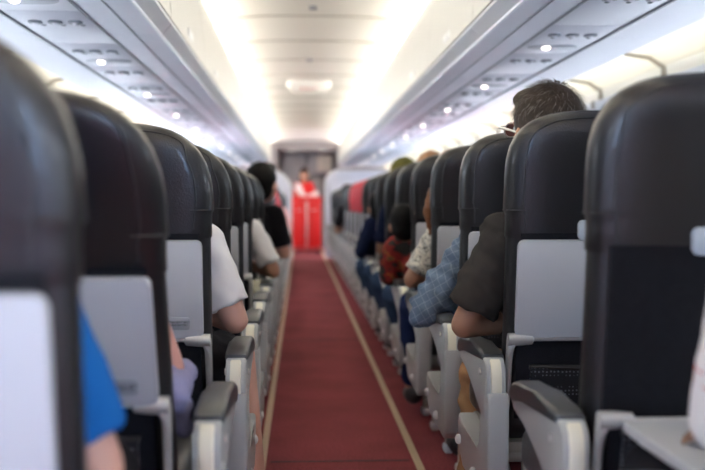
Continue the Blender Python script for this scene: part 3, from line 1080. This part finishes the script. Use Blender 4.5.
    if shoes:
        for a in 'lr':
            q = MB()
            tp = V['an' + a] + (V['toe'] if 'toe' in V else Vector((0, 0.14, -0.05)))
            q.capsule(V['an' + a] + Vector((0, -0.03, -0.035)), tp, 0.040, 0.034)
            remeshed('shoe', q, M['shoe'], e, 0.012, 2)
    if hair:
        h = MB(); hair_shell(h, W, rotm, hs, hair_long)
        remeshed(hairname, h, M[hair], e, 0.008, 3, 0.0012 if hair != 'olive' else 0, 0.02)
    if extra: extra(e, W, rotm, V)
    tag(e, label, cat, group)
    return e

def pose(side, **kw):
    """seated pose; aisle-side arm at -side. l = -x side, r = +x side"""
    P = dict(hip=(0, 0.31, 0.51), chest=(0, 0.255, 0.80), shl=(-0.165, 0.245, 0.885), shr=(0.165, 0.245, 0.885), head=(0, 0.215, 1.055),
             ell=(-0.215, 0.27, 0.655), elr=(0.215, 0.27, 0.655), wrl=(-0.12, 0.46, 0.62), wrr=(0.12, 0.46, 0.62),
             knl=(-0.12, 0.655, 0.50), knr=(0.12, 0.655, 0.50), anl=(-0.12, 0.66, 0.10), anr=(0.12, 0.66, 0.10), toe=(0, 0.12, -0.05))
    for k, v in kw.items():
        if k[-1] == 'A': k = k[:-1] + ('l' if side > 0 else 'r')      # aisle side
        elif k[-1] == 'B': k = k[:-1] + ('r' if side > 0 else 'l')
        P[k] = v
    return P

RX, LX = SC[1], SC[-1]
def ro(k): return (RX, rows_r[k], 0)      # k counts from row 0 (beside the camera)
def lo(k): return (LX + (0.014 if k >= 2 else 0), rows_l[k], 0)

# man with glasses, second visible right row
def man_extra(e, W, rot, V):
    strands('grey_hair_strands', W, rot, 1.0, M['hair_grey2'], e, 450, 0.024, 3)
    strands('dark_hair_strands', W, rot, 1.0, M['hair_grey'], e, 2600, 0.026, 5)
    g = MB()
    for q in (-1, 1):
        ring = []
        for i in range(17):
            a = 2 * PI * i / 16
            ring.append(W((q * 0.034 + 0.025 * math.cos(a), 0.104 - abs(0.012 * math.cos(a)), 0.002 + 0.018 * math.sin(a))))
        g.tube(ring, 0.0018, 6, cap=False)
        g.tube([W((q * 0.059, 0.098, 0.010)), W((q * 0.078, 0.085, 0.010)), W((q * 0.081, 0.03, 0.006)), W((q * 0.083, -0.01, 0.0))], [0.004, 0.004, 0.003, 0.002], 6)
    g.tube([W((-0.010, 0.106, 0.006)), W((0.010, 0.106, 0.006))], 0.002, 6)
    gl = g.build('glasses', M['silver'], e)
    for q in (-1, 1):
        lb = MB(); lb.ellipsoid(W((q * 0.034, 0.100, 0.002)), (0.023, 0.0015, 0.016), rot, 14, 8)
        lb.build('lens', M['glass'], gl)
person('grey-haired man with glasses and dark brown T-shirt, leaning towards the aisle, forearm on armrest', ro(2),
       pose(1, head=(-0.085, 0.205, 1.105), shl=(-0.168, 0.235, 0.848), shr=(0.155, 0.25, 0.91), chest=(-0.075, 0.26, 0.78),
            ell=(-0.278, 0.25, 0.622), wrl=(-0.045, 0.36, 0.622), hip=(0, 0.31, 0.485), knl=(-0.165, 0.655, 0.44), anl=(-0.19, 0.62, 0.10)),
       'skin_tan', 'c_brown', 'c_tan', 'hair_grey', 'short', vox=0.007, head_rot=(6, -3, 21), extra=man_extra, wr=0.013, slr=1.24, seed=1)

person('passenger in pale blue checked shirt, elbow hanging over the aisle armrest', ro(3),
       pose(1, head=(0.0, 0.25, 1.02), shl=(-0.150, 0.27, 0.775), shr=(0.15, 0.25, 0.86), ell=(-0.295, 0.20, 0.60), wrl=(-0.14, 0.42, 0.66)),
       'skin_tan', 'c_check', 'c_navyp', 'hair_black', 'loose', vox=0.007, wr=0.020, seed=4)

def lock_extra(e, W, rot, V):
    q = MB()
    q.capsule((-0.15, 0.17, 1.02), (-0.19, 0.17, 0.97), 0.018, 0.022); q.capsule((-0.19, 0.17, 0.97), (-0.203, 0.18, 0.90), 0.022, 0.024); q.capsule((-0.203, 0.18, 0.90), (-0.195, 0.185, 0.81), 0.024, 0.008)
    remeshed('hair_lock', q, M['hair_brown'], e, 0.007, 3, 0.004, 0.02)
person('woman with long chestnut hair in black and white floral blouse, bare elbow in the aisle', ro(4),
       pose(1, head=(-0.105, 0.22, 1.03), shl=(-0.165, 0.24, 0.785), shr=(0.13, 0.25, 0.86), ell=(-0.262, 0.24, 0.635), wrl=(-0.11, 0.40, 0.68),
            knl=(-0.21, 0.66, 0.50), anl=(-0.20, 0.80, 0.13)),
       'skin_tan', 'c_floral', 'c_navyp', 'hair_brown', 'short', vox=0.010, wr=0.006, hair_long=0.20, hs=0.88, seed=5, extra=lock_extra)

person('small dark-haired passenger in red and black patterned top, leaning into the aisle', ro(5),
       pose(1, head=(-0.225, 0.235, 0.83), shl=(-0.265, 0.255, 0.725), shr=(-0.02, 0.25, 0.74), chest=(-0.12, 0.26, 0.67), ell=(-0.285, 0.29, 0.60), wrl=(-0.13, 0.44, 0.64),
            knl=(-0.23, 0.655, 0.48)),
       'skin_tan', 'c_redpat', 'c_jeans', 'hair_black', 'long', vox=0.010, wr=0.008, hs=0.8, seed=6)

person('passenger whose tan hair shows just above the right aisle seats', ro(6),
       pose(1, head=(-0.02, 0.20, 1.075), knl=(-0.245, 0.655, 0.49), anl=(-0.13, 0.66, 0.10)), 'skin_tan', 'c_black', 'c_jeans', 'hair_tan', 'short', vox=0.012, seed=17)
person('passenger with an olive cap showing just above the right seats', ro(7),
       pose(1, head=(-0.09, 0.20, 1.075), knl=(-0.245, 0.655, 0.49), anl=(-0.13, 0.66, 0.10)), 'skin_tan', 'c_navy', 'c_jeans', 'olive', 'short', vox=0.012, hairname='cap', seed=7)
person('dark-haired passenger in navy top leaning into the aisle ahead of the olive cap', ro(8),
       pose(1, head=(-0.165, 0.26, 0.90), shl=(-0.225, 0.25, 0.79), shr=(0.10, 0.25, 0.86), chest=(-0.07, 0.25, 0.76), ell=(-0.285, 0.28, 0.61), wrl=(-0.12, 0.44, 0.65), knl=(-0.25, 0.655, 0.49), anl=(-0.13, 0.66, 0.10)),
       'skin_tan', 'c_navy', 'c_jeans', 'hair_black', 'long', vox=0.012, seed=8)

# passenger beside the camera on the right, hand at the open tray
person('passenger at the right picture edge in white sleeve with red pattern, hand on open tray', ro(0),
       pose(1, head=(0.02, 0.22, 1.06), shl=(-0.127, 0.275, 0.885), shr=(0.20, 0.25, 0.885), ell=(-0.137, 0.36, 0.650), wrl=(-0.080, 0.455, 0.622), hdl=(0.08, 0.9, -0.25)),
       'skin_brown', 'c_stripe', 'c_black', 'hair_black', 'long', vox=0.009, wr=0.003, seed=9)

# left side
person('passenger in bright blue short-sleeved top, nearest on the left', lo(0),
       pose(-1, head=(0.0, 0.25, 1.0), shr=(0.125, 0.225, 0.80), shl=(-0.16, 0.25, 0.83), elr=(0.192, 0.235, 0.62), wrr=(0.10, 0.42, 0.63)),
       'skin_pale', 'c_blue', 'c_black', 'hair_black', 'short', vox=0.010, seed=10)

def lav_extra(e, W, rot, V):
    s_ = MB()
    s_.capsule((0.205, 0.10, 0.60), (0.20, 0.34, 0.60), 0.034, 0.03); s_.capsule((0.205, 0.14, 0.60), (0.225, 0.15, 0.535), 0.036, 0.018)
    s_.capsule((0.19, 0.2, 0.61), (0.10, 0.30, 0.58), 0.03, 0.04); s_.capsule((0.12, 0.16, 0.66), (0.205, 0.14, 0.60), 0.03, 0.03)
    remeshed('shawl', s_, M['c_lav'], e, 0.008, 2, 0.010, 0.05)
person('bare-armed passenger with lavender cloth hanging by the armrest, second row on the left', lo(1),
       pose(-1, head=(-0.02, 0.25, 1.0), shr=(0.115, 0.225, 0.80), elr=(0.187, 0.235, 0.625), wrr=(0.10, 0.42, 0.63)),
       'skin_pink', 'c_lav', 'c_black', 'hair_black', 'cap', vox=0.010, extra=lav_extra, seed=11)

person('passenger in white T-shirt with bare forearm on the left armrest', lo(2),
       pose(-1, head=(-0.03, 0.25, 1.0), shr=(0.175, 0.215, 0.83), shl=(-0.15, 0.25, 0.87), elr=(0.255, 0.205, 0.640), wrr=(0.14, 0.40, 0.645), knr=(0.235, 0.66, 0.49), anr=(0.29, 0.60, 0.10)),
       'skin_pale', 'c_white', 'c_black', 'hair_black', 'short', vox=0.008, legcover='short', wr=0.007, seed=12)

person('passenger in black waistcoat over white sleeves, sixth row on the left', lo(5),
       pose(-1, head=(-0.02, 0.25, 1.0), shr=(0.205, 0.22, 0.80), shl=(-0.12, 0.25, 0.86), chest=(0.04, 0.25, 0.76), elr=(0.295, 0.20, 0.625), wrr=(0.16, 0.40, 0.65), knr=(0.22, 0.655, 0.49)),
       'skin_tan', 'c_white', 'c_khaki', 'hair_black', 'short', vox=0.011, vest='c_black', seed=13)

person('passenger with black bobbed hair and black top leaning into the aisle on the left', lo(7),
       pose(-1, head=(0.20, 0.21, 1.040), shr=(0.275, 0.25, 0.86), shl=(-0.05, 0.25, 0.88), chest=(0.10, 0.25, 0.78), elr=(0.325, 0.26, 0.635), wrr=(0.18, 0.42, 0.66), knr=(0.22, 0.655, 0.49)),
       'skin_pale', 'c_black', 'c_jeans', 'hair_black', 'short', vox=0.011, hs=1.08, head_rot=(10, 0, -25), seed=14)

for (k, sh, hd, lb) in ((10, 'c_white', 0.10, 'far passenger in white beside the aisle, left side'), (13, 'c_pink', 0.14, 'far passenger in pink beside the aisle, left side'),
                        ):
    person(lb, lo(k), pose(-1, head=(hd, 0.21, 0.98), shr=(0.24, 0.25, 0.83), elr=(0.31, 0.25, 0.62), wrr=(0.18, 0.42, 0.65)),
           'skin_tan', sh, 'c_jeans', 'hair_black', 'short', vox=0.014, seed=k)
for (k, sh, hd, lb) in ((15, 'c_black', -0.16, 'far black-haired passenger near the right partition'),):
    person(lb, ro(k), pose(1, head=(hd, 0.21, 1.02), shl=(-0.22, 0.25, 0.85), ell=(-0.28, 0.25, 0.62), wrl=(-0.16, 0.42, 0.65)),
           'skin_tan', sh, 'c_jeans', 'hair_black', 'short', vox=0.014, seed=k)

# flight attendant behind the cart
def att_extra(e, W, rot, V):
    s_ = MB()
    s_.capsule((-0.11, -0.09, 1.27), (-0.03, -0.11, 1.08), 0.045, 0.05); s_.capsule((-0.14, -0.07, 1.22), (-0.10, -0.09, 1.10), 0.04, 0.04)
    remeshed('white_blouse_front', s_, M['c_white'], e, 0.010, 2)
    q = MB(); q.cone((0, 0.0, 0.93), (0, 0.02, 0.52), 0.155, 0.20)
    q.build('skirt', M['c_red'], e)
P = dict(hip=(0, 0, 0.92), chest=(0, 0, 1.16), shl=(-0.125, 0, 1.275), shr=(0.125, 0, 1.275), head=(0.0, -0.02, 1.475), ell=(-0.165, -0.05, 1.09), elr=(0.165, -0.05, 1.09),
         wrl=(-0.14, -0.24, 1.09), wrr=(0.14, -0.24, 1.09), knl=(-0.08, 0, 0.50), knr=(0.08, 0, 0.50), anl=(-0.08, 0.02, 0.10), anr=(0.08, 0.02, 0.10), toe=(0, -0.13, -0.05))
person('flight attendant in red uniform jacket and white blouse behind the red cart', (-0.06, 20.72, 0), P,
       'skin_tan', 'c_red', 'c_black', 'hair_black', 'long', vox=0.012, head_rot=(0, 0, 180), hair_long=0.14, hs=1.15, extra=att_extra, legcover='short', seed=20)

# ------------------------------------------------------------------ trolley
e = empty('service_cart', (-0.02, 19.70, 0))
mb = MB(); mb.box((0, 0.32, 0.53), (0.53, 0.66, 0.90), 0.015)
mb.build('body', M['cartred'], e)
for x in (-0.135, 0.135):
    mb = MB(); mb.box((x, -0.018, 0.53), (0.225, 0.02, 0.82), 0.008)
    d = mb.build('door', M['cartred'], e)
    mb = MB(); mb.tube([(x - 0.05, -0.035, 0.80), (x - 0.04, -0.05, 0.80), (x + 0.04, -0.05, 0.80), (x + 0.05, -0.035, 0.80)], 0.007)
    mb.build('handle', M['silver'], d)
mb = MB(); mb.box((0, -0.02, 0.54), (0.03, 0.022, 0.84), 0.004); mb.box((0, 0.32, 0.125), (0.54, 0.67, 0.025), 0.004)
mb.build('edge_frame', M['cartsilver'], e)
mb = MB(); mb.box((0, 0.32, 0.99), (0.57, 0.70, 0.03), 0.01)
for (a, b, c, d) in ((0, -0.02, 0.57, 0.02), (0, 0.66, 0.57, 0.02), (-0.275, 0.32, 0.02, 0.68), (0.275, 0.32, 0.02, 0.68)):
    mb.box((a, b, 1.02), (c, d, 0.05), 0.004)
mb.build('top_tray', M['cartred'], e)
for x in (-0.2, 0.2):
    for y in (0.06, 0.58):
        mb = MB(); mb.tube([(x - 0.015, y, 0.055), (x + 0.015, y, 0.055)], 0.055, 16)
        mb.tube([(x, y, 0.055), (x, y, 0.12)], 0.012, 8)
        mb.build('wheel', M['wheel'], e)
tag(e, 'red service cart standing in the aisle at the far end', 'service cart')
for i, (x, y, h_, r_, lb) in enumerate(((0.06, 19.85, 0.10, 0.04, 'shortest white cup on the red cart'), (0.15, 19.9, 0.14, 0.045, 'taller white jug on the right side of the red cart top'))):
    mb = MB(); mb.tube([(x, y, 1.006), (x, y, 1.006 + h_ * 0.8), (x, y, 1.006 + h_)], [r_ * 0.8, r_, r_ * 0.9], 16)
    tag(mb.build('cup' if i == 0 else 'jug', M['c_white']), lb, 'cup' if i == 0 else 'jug')
mb = MB(); mb.box((-0.03, 19.86, 1.035), (0.13, 0.10, 0.055), 0.012)
tag(mb.build('napkin_stack', M['c_white']), 'white stack of napkins on the middle of the red cart top', 'napkins')
